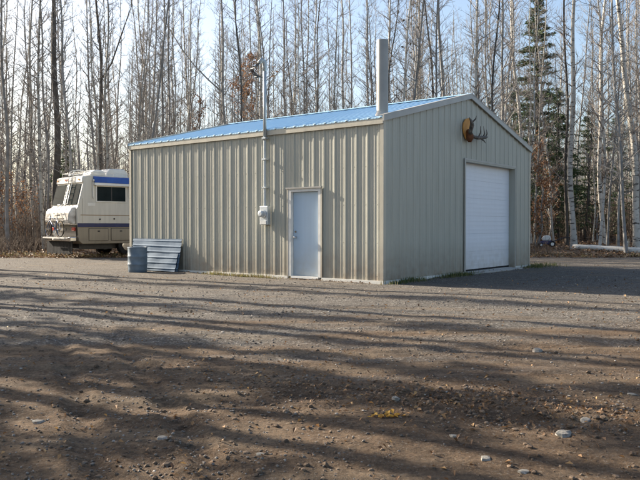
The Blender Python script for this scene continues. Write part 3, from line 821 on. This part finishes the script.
VAR = []
for k in range(12):
    bk = ['bark', 'poplar', 'darkbark', 'poplar', 'bark', 'birch', 'bark', 'poplar', 'darkbark', 'poplar', 'birch', 'bark'][k]
    T, B = tree_data(300+k, 13.5+4*R.random(), R.uniform(.032, .072), R.uniform(1.3, 4.0), 62, 6, R.uniform(.1, .32), 6, (), R.uniform(.8, 1.25))
    VAR.append((bk, mesh_of(T, 'trunk', M[bk]), mesh_of(B, 'crown', M['palebranch'] if bk in ('birch', 'poplar') else M['twig'])))
placed = [((pb-320)/710*Z, Z) for pb, _, _, Z, _, _ in PT]
placed += [(9.8, 36), (13.5, 42)]
def ok(x, y, dmin):
    if any((x-a)**2+(y-b)**2 < dmin*dmin for a, b in placed): return False
    lx, ly = w2b(x, y)
    if -1.5 < lx < W+1.5 and -1.5 < ly < L+1.5: return False
    dx, dy = x-RX, y-RY; a = dx*math.cos(ra)+dy*math.sin(ra); b = -dx*math.sin(ra)+dy*math.cos(ra)
    if -2.5 < a < LEN+1.5 and -1.2 < b < WD+1.2: return False
    if math.hypot(x, y) < 9: return False
    return True
LBL = {
 ('l', 'g'): 'thin bare grey tree in the crowded woods left of or behind the motorhome',
 ('l', 'w'): 'thin bare pale tree in the crowded woods left of or behind the motorhome',
 ('m', 'g'): 'thin bare grey tree in the crowded woods behind the garage roof',
 ('m', 'w'): 'thin bare pale tree in the crowded woods behind the garage roof',
 ('r', 'g'): 'thin bare grey tree in the crowded woods right of the garage',
 ('r', 'w'): 'thin bare pale tree in the crowded woods right of the garage'}
def put_tree(x, y, k=None, sc=None):
    k = R.randrange(12) if k is None else k
    bk, t, c = VAR[k]
    px = 320+710*x/y if y > 0 else -99
    reg = 'l' if px < 131 else ('m' if px < 529 else 'r')
    key = (reg, 'w' if bk in ('birch', 'poplar') else 'g')
    nm = {'birch': 'birch_tree', 'poplar': 'poplar_tree'}.get(bk, 'bare_tree')
    s = sc or R.uniform(.75, 1.15)
    tree_obj(nm, x, y, (t, c), R.uniform(0, 6.28), (R.gauss(0, .035), R.gauss(0, .03)), s, label=LBL[key], cat='tree',
             group={'l': 'crowded thin trees left of and behind the motorhome', 'm': 'crowded thin trees behind the garage', 'r': 'crowded thin trees right of the garage'}[reg] + (', pale bark' if key[1] == 'w' else ', grey bark'))
cnt = 0; tries = 0
NIN = 243
while cnt < NIN and tries < 20000:
    tries += 1
    y = 31.5 + 30*R.random()**1.15; x = R.uniform(-.5, .5)*y*1.0
    if not ok(x, y, .75) or edge_d(x, y) < .8: continue
    placed.append((x, y)); put_tree(x, y); cnt += 1
# trees out of frame on the left whose shadows cross the yard
cnt = 0; tries = 0
while cnt < 8 and tries < 5000:
    tries += 1
    x = -R.uniform(16.5, 42); y = R.uniform(2, 44)
    if x > -.49*y-1 or not ok(x, y, 1.7): continue
    placed.append((x, y)); put_tree(x, y); cnt += 1

# the far woods as one mass
LOW = [tree_data(500+k, 15, .06, .6, 34, 4, .35, 3, (), 1.2, 1.1) for k in range(6)]
vs = []; fs = []; mats_i = []; base = 0
arr = []
for T, B in LOW:
    arr.append(((np.array(T.v), np.array(T.f)), (np.array(B.v), np.array([q for q in B.f if len(q) == 4]))))
rg = np.random.default_rng(4)
def far_pos():
    while True:
        u = R.random()
        if u < .72:
            y = R.uniform(48, 125); x = R.uniform(-.62, .62)*y
            if y < 60 and abs(x) < .5*y: continue
            return x, y
        if u < .86:
            y = R.uniform(-30, 70); x = R.uniform(30, 75)
            return x, y
        x = -R.uniform(44, 90); y = R.uniform(-30, 80); return x, y
for k in range(1000):
    x, y = far_pos(); s = R.uniform(.75, 1.15); a = R.uniform(0, 6.28); lx_, ly_ = R.gauss(0, .04), R.gauss(0, .04)
    c_, s_ = math.cos(a), math.sin(a); zz = H(x, y)
    for j, (v, f) in enumerate(arr[k % 6]):
        p = v*s; X = p[:, 0]*c_-p[:, 1]*s_ + lx_*p[:, 2] + x; Y = p[:, 0]*s_+p[:, 1]*c_ + ly_*p[:, 2] + y
        vs.append(np.stack([X, Y, p[:, 2]+zz], 1)); fs.append(f+base); base += len(v); mats_i.append(np.full(len(f), (0 if k % 3 else 1) if j == 0 else 2))
def thin_tree(seed):
    r2 = random.Random(seed); q = MB(); hh = r2.uniform(11, 17)
    q.tube([(0, 0, -.5), (r2.gauss(0, .2), 0, hh*.5), (r2.gauss(0, .4), r2.gauss(0, .3), hh)], [.11, .07, .015], 4, False)
    for j in range(30):
        z = r2.uniform(.3, hh*.97); a = r2.uniform(0, 6.28); l = r2.uniform(.4, 1.6); e = (math.cos(a)*l, math.sin(a)*l, z+l*r2.uniform(.3, 1.3))
        q.tube([(0, 0, z), e], [.022, .008], 3, False)
        q.tube([e, (e[0]+r2.gauss(0, .4), e[1]+r2.gauss(0, .4), e[2]+r2.uniform(.2, .7))], [.012, .005], 3, False)
    return np.array(q.v), np.array(q.f)
TH = [thin_tree(40+k) for k in range(6)]
for k in range(2600):
    y = R.uniform(100, 230); x = R.uniform(-.62, .62)*y
    if k % 5 == 0: x = R.choice((-1, 1))*R.uniform(60, 140); y = R.uniform(-40, 130)
    a = R.uniform(0, 6.28); c_, s_ = math.cos(a), math.sin(a); v, f = TH[k % 6]; sc_ = R.uniform(.8, 1.15)
    vs.append(np.stack([(v[:, 0]*c_-v[:, 1]*s_)*sc_+x, (v[:, 0]*s_+v[:, 1]*c_)*sc_+y, v[:, 2]*sc_+H(x, y)], 1)); fs.append(f+base); base += len(v); mats_i.append(np.full(len(f), k % 2))
o = bpy.data.objects.new('distant_woods', np_mesh('distant_woods', np.concatenate(vs), np.concatenate(fs), [M['bark'], M['poplar'], M['twig']], np.concatenate(mats_i)))
COL.objects.link(o); setp(o, 'dense far mass of bare trees behind the countable ones', 'woods', None, 'stuff')

# conifers
def conifer(seed, Ht, rbase, r0=.12, low=1.0, dens=1.0, tuft=.16, gap=.0, shape=1.0):
    rg = random.Random(seed); T = MB(); v = []; f = []
    T.tube([(0, 0, -.2), (.03, 0, Ht*.4), (0, .04, Ht*.8), (0, 0, Ht)], [r0, r0*.75, r0*.3, .012], 8, False)
    z = low
    while z < Ht-.15:
        t = (z-low)/(Ht-low)
        Rz = rbase*(1-t)**shape*rg.uniform(.65, 1.15)+.12
        nbr = rg.randint(4, 7)
        for k in range(nbr):
            if rg.random() < gap: continue
            a = rg.uniform(0, 6.28); Lb = Rz*rg.uniform(.6, 1.1); dr = rg.uniform(-.35, -.02) + .5*t
            e = Vector((math.cos(a)*Lb, math.sin(a)*Lb, z+dr*Lb)); s = Vector((0, 0, z)); mid = s.lerp(e, .6)+Vector((0, 0, .06*Lb)); 
            T.tube([s, mid, e], [.02*(1-t)+.008, .01, .004], 3, False)
            m = int((6+Lb*16)*dens)
            for j in range(m):
                u = rg.random()**.6
                c = (s.lerp(mid, u/.6) if u < .6 else mid.lerp(e, (u-.6)/.4)) + Vector((rg.gauss(0, .10*Lb**.5+.02), rg.gauss(0, .10*Lb**.5+.02), rg.gauss(-.03, .05)))
                d = Vector((math.cos(a)+rg.gauss(0, .6), math.sin(a)+rg.gauss(0, .6), rg.gauss(-.1, .35))).normalized()
                w = d.cross(Vector((rg.gauss(0, 1), rg.gauss(0, 1), rg.gauss(0, 1)))).normalized()
                h_ = tuft*rg.uniform(.6, 1.3); n0 = len(v)
                v += [tuple(c-d*h_*.5-w*h_*.16), tuple(c-d*h_*.4+w*h_*.2), tuple(c+d*h_*.6)]; f.append((n0, n0+1, n0+2))
        z += rg.uniform(.16, .34)*(1 if Ht > 8 else .7)
    B = MB(); B.v = v; B.f = f
    return T, B
CON = [
 (536, 43, 15.6, 3.1, .18, 1.5, 3.2, 'tall narrow spruce towering above the woods right of the garage', .3, 1.0),
 (488, 42, 8.4, 1.7, .09, .8, 1.2, 'short dark spruce showing just behind the garage ridge', .2, .8),
 (513, 46, 10.2, 1.9, .1, .8, 1.2, 'mid height dark spruce left of the tallest spruce', .2, .8),
 (558, 41, 8.6, 2.0, .1, .6, 1.3, 'bushy dark spruce right of the tallest spruce', .2, .75),
 (588, 46, 8.2, 2.0, .1, .6, 1.2, 'low dark spruce between the two large birches', .25, .8),
 (617, 49, 8.8, 1.9, .1, .6, 1.1, 'low dark spruce left of the thickest leaning birch', .25, .8),
 (355, 47, 7.3, 1.6, .1, .8, 1.0, 'small spruce peeking over the roof left of the flue', .3, .8),
 (66, 47, 6.4, 1.7, .1, .5, 1.0, 'small dark spruce in the woods behind the motorhome', .3, .8),
]
for k, (px, Z, Ht, rb, r0, low, dn, lb, gp, shp) in enumerate(CON):
    T, B = conifer(700+k, Ht, rb, r0, low, dn*1.25, .2, gp, shp)
    x = (px-320)/710*Z
    tree_obj('spruce_tree', x, Z, (mesh_of(T, 'trunk', M['darkbark']), mesh_of(B, 'crown', M['needles'], False)), 0, (0, 0), 1, label=lb, cat='tree', group='spruces among the bare trees')
# spruces off the left of the frame: wide shadow bands
SHP = [conifer(760, 17, 1.15, .16, 1.0, .9, .3, .12, .55), conifer(761, 16, 1.7, .16, 1.0, .9, .3, .12, .7), conifer(762, 15, .75, .14, 2.0, .8, .28, .15, .5)]
SHM = [(mesh_of(T, 'trunk', M['darkbark']), mesh_of(B, 'crown', M['needles'], False)) for T, B in SHP]
for k, (Z0, t, kd) in enumerate([(18.5, 15, 2), (13.2, 14.5, 2), (9.3, 15, 2), (7.3, 13, 0), (3.55, 13, 1)]):
    x, y = -.4507*Z0 - .859*t, Z0 + .512*t
    tree_obj('spruce_tree', x, y, SHM[kd], k*1.3, (0, 0), 1, label='dark spruce beyond the left edge whose shadow crosses the yard', cat='tree', group='spruces beyond the left edge of the yard')

T, B = tree_data(790, 18, .2, 6, 34, 10, .15, 5); TK = (mesh_of(T, 'trunk', M['poplar']), mesh_of(B, 'crown', M['twig']))
for k, (Z0, t, sc_) in enumerate([(5.4, 10, .8), (6.3, 10.5, .75), (8.4, 11, .9), (10.6, 12, 1), (11.6, 14, .9), (15.3, 13, 1.1), (20.5, 12, 1)]):
    tree_obj('poplar_tree', -.4507*Z0-.859*t, Z0+.512*t, TK, k*1.7, (.03*math.sin(k*3), .02*math.cos(k*5)), sc_, label='thick grey poplar beyond the left edge whose trunk shadow crosses the yard', cat='tree', group='thick poplars beyond the left edge of the yard')

# leafy ones
def leafy(seed, Ht, low, Rr, n, lw, mat, wig=.2, nb=30, r0=.05):
    T, B = tree_data(seed, Ht, r0, low, nb, 6, wig, 4, (), Rr)
    rg = random.Random(seed); Lf = MB(); v = []; f = []
    for k in range(n):
        p = Vector(B.v[rg.randrange(len(B.v))]) + Vector((rg.gauss(0, .06), rg.gauss(0, .06), rg.gauss(-.03, .06)))
        d = Vector((rg.gauss(0, 1), rg.gauss(0, 1), rg.gauss(-.6, .6))).normalized(); w = d.orthogonal(); w.rotate(Matrix.Rotation(rg.uniform(0, 6.28), 3, d)); w.normalize()
        s = lw*rg.uniform(.6, 1.3); n0 = len(v)
        v += [tuple(p), tuple(p+d*s*.5+w*s*.32), tuple(p+d*s), tuple(p+d*s*.5-w*s*.32)]; f.append((n0, n0+1, n0+2, n0+3))
    Lf.v = v; Lf.f = f
    return T, B, Lf
for (px, Z, Ht, low, Rr, n, lw, nm, lb) in (
  (251, 41, 11.0, 4.0, 1.6, 3600, .11, 'oak_tree', 'tree still holding orange brown leaves, left of the electric mast'),
  (196, 46, 9.2, 3.5, 1.0, 900, .12, 'oak_tree', 'tree with sparse rusty leaves above the roof left part'),
  (538, 35.2, 5.2, .5, .75, 1900, .11, 'oak_sapling', 'rust leaved sapling hugging the right corner of the garage'),
  (549, 39, 6.2, 1.0, .8, 900, .11, 'oak_sapling', 'thin rust leaved sapling behind the one at the garage corner'),
  (22, 36, 3.0, .5, 1.0, 650, .11, 'oak_sapling', 'low orange leaved bush in the woods left of the motorhome'),
  (3, 34, 3.6, .8, .8, 700, .10, 'oak_sapling', 'rusty leaved sapling at the left edge of the woods'),
  (478, 45, 7.8, 3, .9, 700, .12, 'oak_sapling', 'rusty sapling behind the ridge of the garage'),
  (596, 40, 5.0, .6, .8, 700, .10, 'oak_sapling', 'sparse brown leaved sapling between the birches on the right'),
  (410, 36, 13.5, 9.5, .8, 60, .16, 'bare_tree', 'slender tree with a few dark leaves right of the flue top')):
    T, B, Lf = leafy(900+px, Ht, low, Rr, n, lw, None)
    x = (px-320)/710*Z
    e = tree_obj(nm, x, Z, (mesh_of(T, 'trunk', M['bark']), mesh_of(B, 'crown', M['twig'])), 0, (0, 0), 1, label=lb, cat='tree', group='leafy oaks and saplings in the woods')
    o = bpy.data.objects.new('foliage', mesh_of(Lf, 'foliage', M['oakleaf'] if n > 100 else M['darkbark'], False)); COL.objects.link(o); o.parent = e

# brush under the trees (nobody could count it)
mb = MB()
k = 0
while k < 9000:
    if k % 4 == 0: y = R.uniform(28.5, 36); x = R.uniform(-.52, .52)*y
    elif k % 4 == 3: y = R.uniform(0, 40); x = -R.uniform(16, 30) if R.random() < .5 else R.uniform(27.5, 40)
    elif k % 4 == 1: y = R.uniform(33, 60); x = R.uniform(-.55, .55)*y
    else: y = R.uniform(50, 110); x = R.uniform(-.55, .55)*y
    k += 1
    if edge_d(x, y) < .5 or not ok(x, y, .1) or (x > 9.5 and y < 36): continue
    z = H(x, y); n_ = R.randint(2, 5); hs = R.uniform(.35, 1.0)*(1 if y < 34 else (2.6 if y < 50 else 3.6))
    for j in range(n_):
        a = R.uniform(0, 6.28); l = R.uniform(.05, .45)
        p0 = (x, y, z-.03); p1 = (x+math.cos(a)*l*.4*hs, y+math.sin(a)*l*.4*hs, z+hs*.5); p2 = (x+math.cos(a)*l*hs+R.gauss(0, .05), y+math.sin(a)*l*hs+R.gauss(0, .05), z+hs*R.uniform(.8, 1.1))
        mb.tube([p0, p1, p2], [.009 if y < 50 else .02, .006 if y < 50 else .014, .003 if y < 50 else .008], 3, False)
        b = a+R.uniform(-1, 1); q = (p1[0]+math.cos(b)*.3*hs, p1[1]+math.sin(b)*.3*hs, p1[2]+.3*hs); mb.tube([p1, q], [.005, .003], 3, False)
mb.build('undergrowth', M['brush'], None, smooth=True, label='tangled brown brush under the trees all along the woods', cat='brush', kind='stuff')

def quads_stuff(name, n, pos, size, mat, label, cat, flat=.35):
    v = []; f = []
    for k in range(n):
        r = pos(k)
        if r is None: continue
        x, y = r[:2]; s = size(x, y)*R.uniform(.6, 1.3); z = H(x, y) + s*.25*R.random() + (r[2] if len(r) > 2 else 0)
        a = R.uniform(0, 6.28); d = Vector((math.cos(a), math.sin(a), R.gauss(0, flat))).normalized()*s
        w = Vector((-math.sin(a), math.cos(a), R.gauss(0, flat))).normalized()*s*.6
        c = Vector((x, y, z+.004)); n0 = len(v); up = Vector((0, 0, s*.18))
        v += [tuple(c-d*.5), tuple(c+w*.5+up), tuple(c+d*.5), tuple(c-w*.5+up)]; f += [(n0, n0+1, n0+2, n0+3)]
    b = MB(); b.v = v; b.f = f
    return b.build(name, mat, None, label=label, cat=cat, kind='stuff')
def pos_litter(k):
    if k % 6 == 5: x = -R.uniform(16, 28); y = R.uniform(0, 32)
    else:
        y = 28 + 26*R.random()**1.8; x = R.uniform(-.56, .56)*y
    if edge_d(x, y) < R.uniform(-1.1, .4): return None
    return x, y, R.random()**3*.12
quads_stuff('leaf_litter', 26000, pos_litter, lambda x, y: .13 if y < 36 else .2, M['litter'], 'brown fallen leaves covering the forest floor and its edge', 'leaf litter', .5)
def pos_yard(k):
    if k % 3 == 0:
        u = R.gauss(0, 1); return 1.0+u*.9, 5.05-.45*(u*.9)+R.gauss(0, .35)
    y = 3.2+22*R.random()**1.7; x = R.uniform(-.5, .5)*(y+1)
    if not ok(x, y, .05) and y > 10: return None
    return x, y
quads_stuff('fallen_leaves', 2300, pos_yard, lambda x, y: .035 if y < 10 else .05, M['yardleaf'], 'small dry leaves and wood chips scattered over the dirt yard', 'leaves', .6)
def pos_wall(k):
    if k % 2: return (*b2w(-.06-abs(R.gauss(0, .12)), R.uniform(0, L)), 0)
    return (*b2w(R.uniform(0, W+.5), -.07-abs(R.gauss(0, .14))), 0)
quads_stuff('wall_leaves', 420, pos_wall, lambda x, y: .055, M['litter'], 'brown leaves blown against the foot of the garage walls', 'leaves', .6)
def pos_yel(k): return 5.25*.085+R.gauss(0, .07), 4.68+R.gauss(0, .035)
quads_stuff('leaf_cluster', 26, pos_yel, lambda x, y: .045, M['yellow'], 'patch of bright yellow leaves on the dirt at bottom centre', 'leaves', .4)

# grass
def blades(name, spots, mat, label, hmax):
    v = []; f = []
    for (cx_, cy_, sx, sy, n, ang) in spots:
        for k in range(n):
            a, b = R.gauss(0, sx), R.gauss(0, sy); x = cx_+a*math.cos(ang)-b*math.sin(ang); y = cy_+a*math.sin(ang)+b*math.cos(ang)
            lx, ly = w2b(x, y)
            if -.09 < lx < W+.05 and -.09 < ly < L: continue
            z = H(x, y); h_ = R.uniform(.3, 1)*hmax; t = R.uniform(0, 6.28); l = h_*R.uniform(.1, .6); w = .006
            dx, dy = math.cos(t), math.sin(t); n0 = len(v)
            v += [(x-dy*w, y+dx*w, z-.01), (x+dy*w, y-dx*w, z-.01), (x+dx*l*.4+dy*w*.7, y+dy*l*.4-dx*w*.7, z+h_*.6), (x+dx*l*.4-dy*w*.7, y+dy*l*.4+dx*w*.7, z+h_*.6), (x+dx*l, y+dy*l, z+h_)]
            f += [(n0, n0+1, n0+2, n0+3), (n0+3, n0+2, n0+4)]
    b = MB(); b.v = v; b.f = f
    return b.build(name, mat, None, label=label, cat='grass', kind='stuff')
LA = BA+math.pi/2
blades('grass', [(*b2w(-.28, 4.0), .5, .06, 420, LA), (*b2w(-.3, 4.9), .25, .05, 160, LA), (*b2w(-.25, 3.2), .3, .05, 90, LA)], M['drygrass'], 'yellow green weeds along the foot of the side wall', .11)
blades('grass', [(*b2w(.7, -.22), .45, .10, 420, BA), (*b2w(3.2, -.2), .55, .09, 700, BA), (*b2w(8.1, -.25), .4, .2, 420, BA), (*b2w(9.3, -.1), .5, .3, 260, BA)], M['grass'], 'low green weeds along the foot of the gable wall', .13)
sp = []
for k in range(60):
    x = R.uniform(-14, -4); y = 29+R.gauss(.3, .4); sp.append((x, y, .35, .15, 30, 0))
for k in range(30): sp.append((R.uniform(8, 17), 28.9+R.gauss(.2, .35), .35, .12, 22, 0))
blades('grass', sp, M['drygrass'], 'thin dry grass fringe between the yard and the woods', .22)

# pebbles and clods
ico_v = []; ph_ = (1+5**.5)/2
for a, b in ((-1, ph_), (1, ph_), (-1, -ph_), (1, -ph_)): ico_v += [(a, b, 0)]
for a, b in ((-1, ph_), (1, ph_), (-1, -ph_), (1, -ph_)): ico_v += [(0, a, b)]
for a, b in ((-1, ph_), (1, ph_), (-1, -ph_), (1, -ph_)): ico_v += [(b, 0, a)]
ico_v = np.array(ico_v)/math.sqrt(1+ph_**2)
ico_f = np.array([(0,11,5),(0,5,1),(0,1,7),(0,7,10),(0,10,11),(1,5,9),(5,11,4),(11,10,2),(10,7,6),(7,1,8),(3,9,4),(3,4,2),(3,2,6),(3,6,8),(3,8,9),(4,9,5),(2,4,11),(6,2,10),(8,6,7),(9,8,1)])
def pebbles(name, n, pos, size, mat, label, cat):
    V = []; F = []
    for k in range(n):
        r = pos(k)
        if r is None: continue
        x, y = r; s = size(y)*R.uniform(.35, 1.0)**1.6
        rot = Matrix.Rotation(R.uniform(0, 6.28), 3, 'Z') @ Matrix.Rotation(R.uniform(-.5, .5), 3, 'X')
        p = ico_v*np.array([1, R.uniform(.6, .95), R.uniform(.4, .75)])*(1+rg.uniform(-.22, .22, (12, 1)))*s
        p = p @ np.array(rot).T + np.array([x, y, H(x, y)+s*.15])
        F.append(ico_f+len(V)*12); V.append(p)
    o = bpy.data.objects.new(name, np_mesh(name, np.concatenate(V), np.concatenate(F), [mat], None, False)); COL.objects.link(o)
    return setp(o, label, cat, None, 'stuff')
def pos_p(k):
    y = 3.1 + 15*R.random()**2.0; x = R.uniform(-.54, .54)*(y+.6)
    if noise.noise((x*.55, y*.9, 11)) < R.uniform(-.45, .35): return None
    lx, ly = w2b(x, y)
    if lx > -.1 and ly > -.1: return None
    return x, y
pebbles('gravel', 17000, pos_p, lambda y: .0085 + .0011*y, M['pebble'], 'loose grey gravel stones strewn over the dirt yard', 'gravel')
def pos_c(k):
    if k % 4 == 0:
        u = R.gauss(0, 1)*1.1; return 1.1+u, 5.0-.45*u+R.gauss(0, .34)
    y = 3.1+8*R.random()**1.6; x = R.uniform(-.54, .54)*(y+.6)
    if noise.noise((x*.8, y*1.1, 31)) < R.uniform(-.7, .3): return None
    return x, y
pebbles('soil_clods', 15000, pos_c, lambda y: .004+.026*R.random()**4, M['clod'], 'crumbled brown soil clods in the foreground', 'soil')
ST = [(162, 441, .052, 'pale flat stone at lower left of the yard'), (37, 422, .05, 'grey stone near the left edge of the foreground'), (565, 437, .075, 'largest pale stone at lower right of the yard'),
      (538, 352, .09, 'pale flat stone on the gravel band at right'), (633, 396, .055, 'small pale stone at the right edge of the yard'), (455, 438, .04, 'small white stone right of the yellow leaves'),
      (487, 461, .045, 'brown grey stone near the bottom right of centre'), (525, 473, .04, 'small stone at the bottom edge, right of centre'), (587, 425, .055, 'dull stone just up and right of the largest stone'),
      (260, 456, .035, 'tiny dark stone near the bottom, left of centre'), (396, 404, .05, 'brown stone on the soil ridge behind the yellow leaves')]
for (px, py, s, lb) in ST:
    Z = 901/(py-226); x = (px-320)/710*Z
    mb = MB(); mb.ball((0, 0, 0), s*.8, s*.6, s*.45, 8, 6, .2)
    kx, ky = R.uniform(-.4, .4), R.uniform(-.4, .4)
    mb.v = [(p[0]+kx*p[2], p[1]+ky*p[2], min(p[2], s*.3+.3*p[0]*kx)) for p in mb.v]
    o = mb.build('stone', M['stone'], None, bevel=s*.08, label=lb, cat='stone', group='larger stones lying in the yard')
    o.location = (x, Z, H(x, Z)); o.rotation_euler = (0, 0, R.uniform(0, 3))

# ------------------------------------------------------------------ light, sky, camera
SUN_EL = 26.0
sd = Vector((-.859, .512, 0)).normalized()
az = math.atan2(sd.x, sd.y)
w = bpy.data.worlds.new('World'); scene.world = w; w.use_nodes = True
nt = w.node_tree; bg = nt.nodes['Background']
sky = nt.nodes.new('ShaderNodeTexSky'); sky.sky_type = 'NISHITA'; sky.sun_disc = False
sky.sun_elevation = rad(SUN_EL); sky.sun_rotation = az; sky.air_density = 1.0; sky.dust_density = 2.4; sky.ozone_density = 1.0
nt.links.new(sky.outputs[0], bg.inputs[0]); bg.inputs[1].default_value = .09
ld = bpy.data.lights.new('sun', 'SUN'); ld.energy = 5.0; ld.angle = rad(.4); ld.color = (1, .885, .73)
lo = bpy.data.objects.new('sun', ld); COL.objects.link(lo)
d = Vector((-sd.x*math.cos(rad(SUN_EL)), -sd.y*math.cos(rad(SUN_EL)), -math.sin(rad(SUN_EL))))
lo.rotation_euler = d.to_track_quat('-Z', 'Y').to_euler(); lo.location = (-20, 20, 20)

cam = bpy.data.cameras.new('camera'); cam.lens = 39.94; cam.sensor_width = 36; cam.clip_end = 2000; cam.clip_start = .05
co_ = bpy.data.objects.new('camera', cam); COL.objects.link(co_)
co_.location = (0, 0, 1.27); co_.rotation_euler = (rad(90-1.13), 0, 0)
scene.camera = co_
vs_ = scene.view_settings; vs_.view_transform = 'Standard'; vs_.look = 'None'; vs_.gamma = 1; vs_.use_curve_mapping = False; vs_.exposure = 1.45
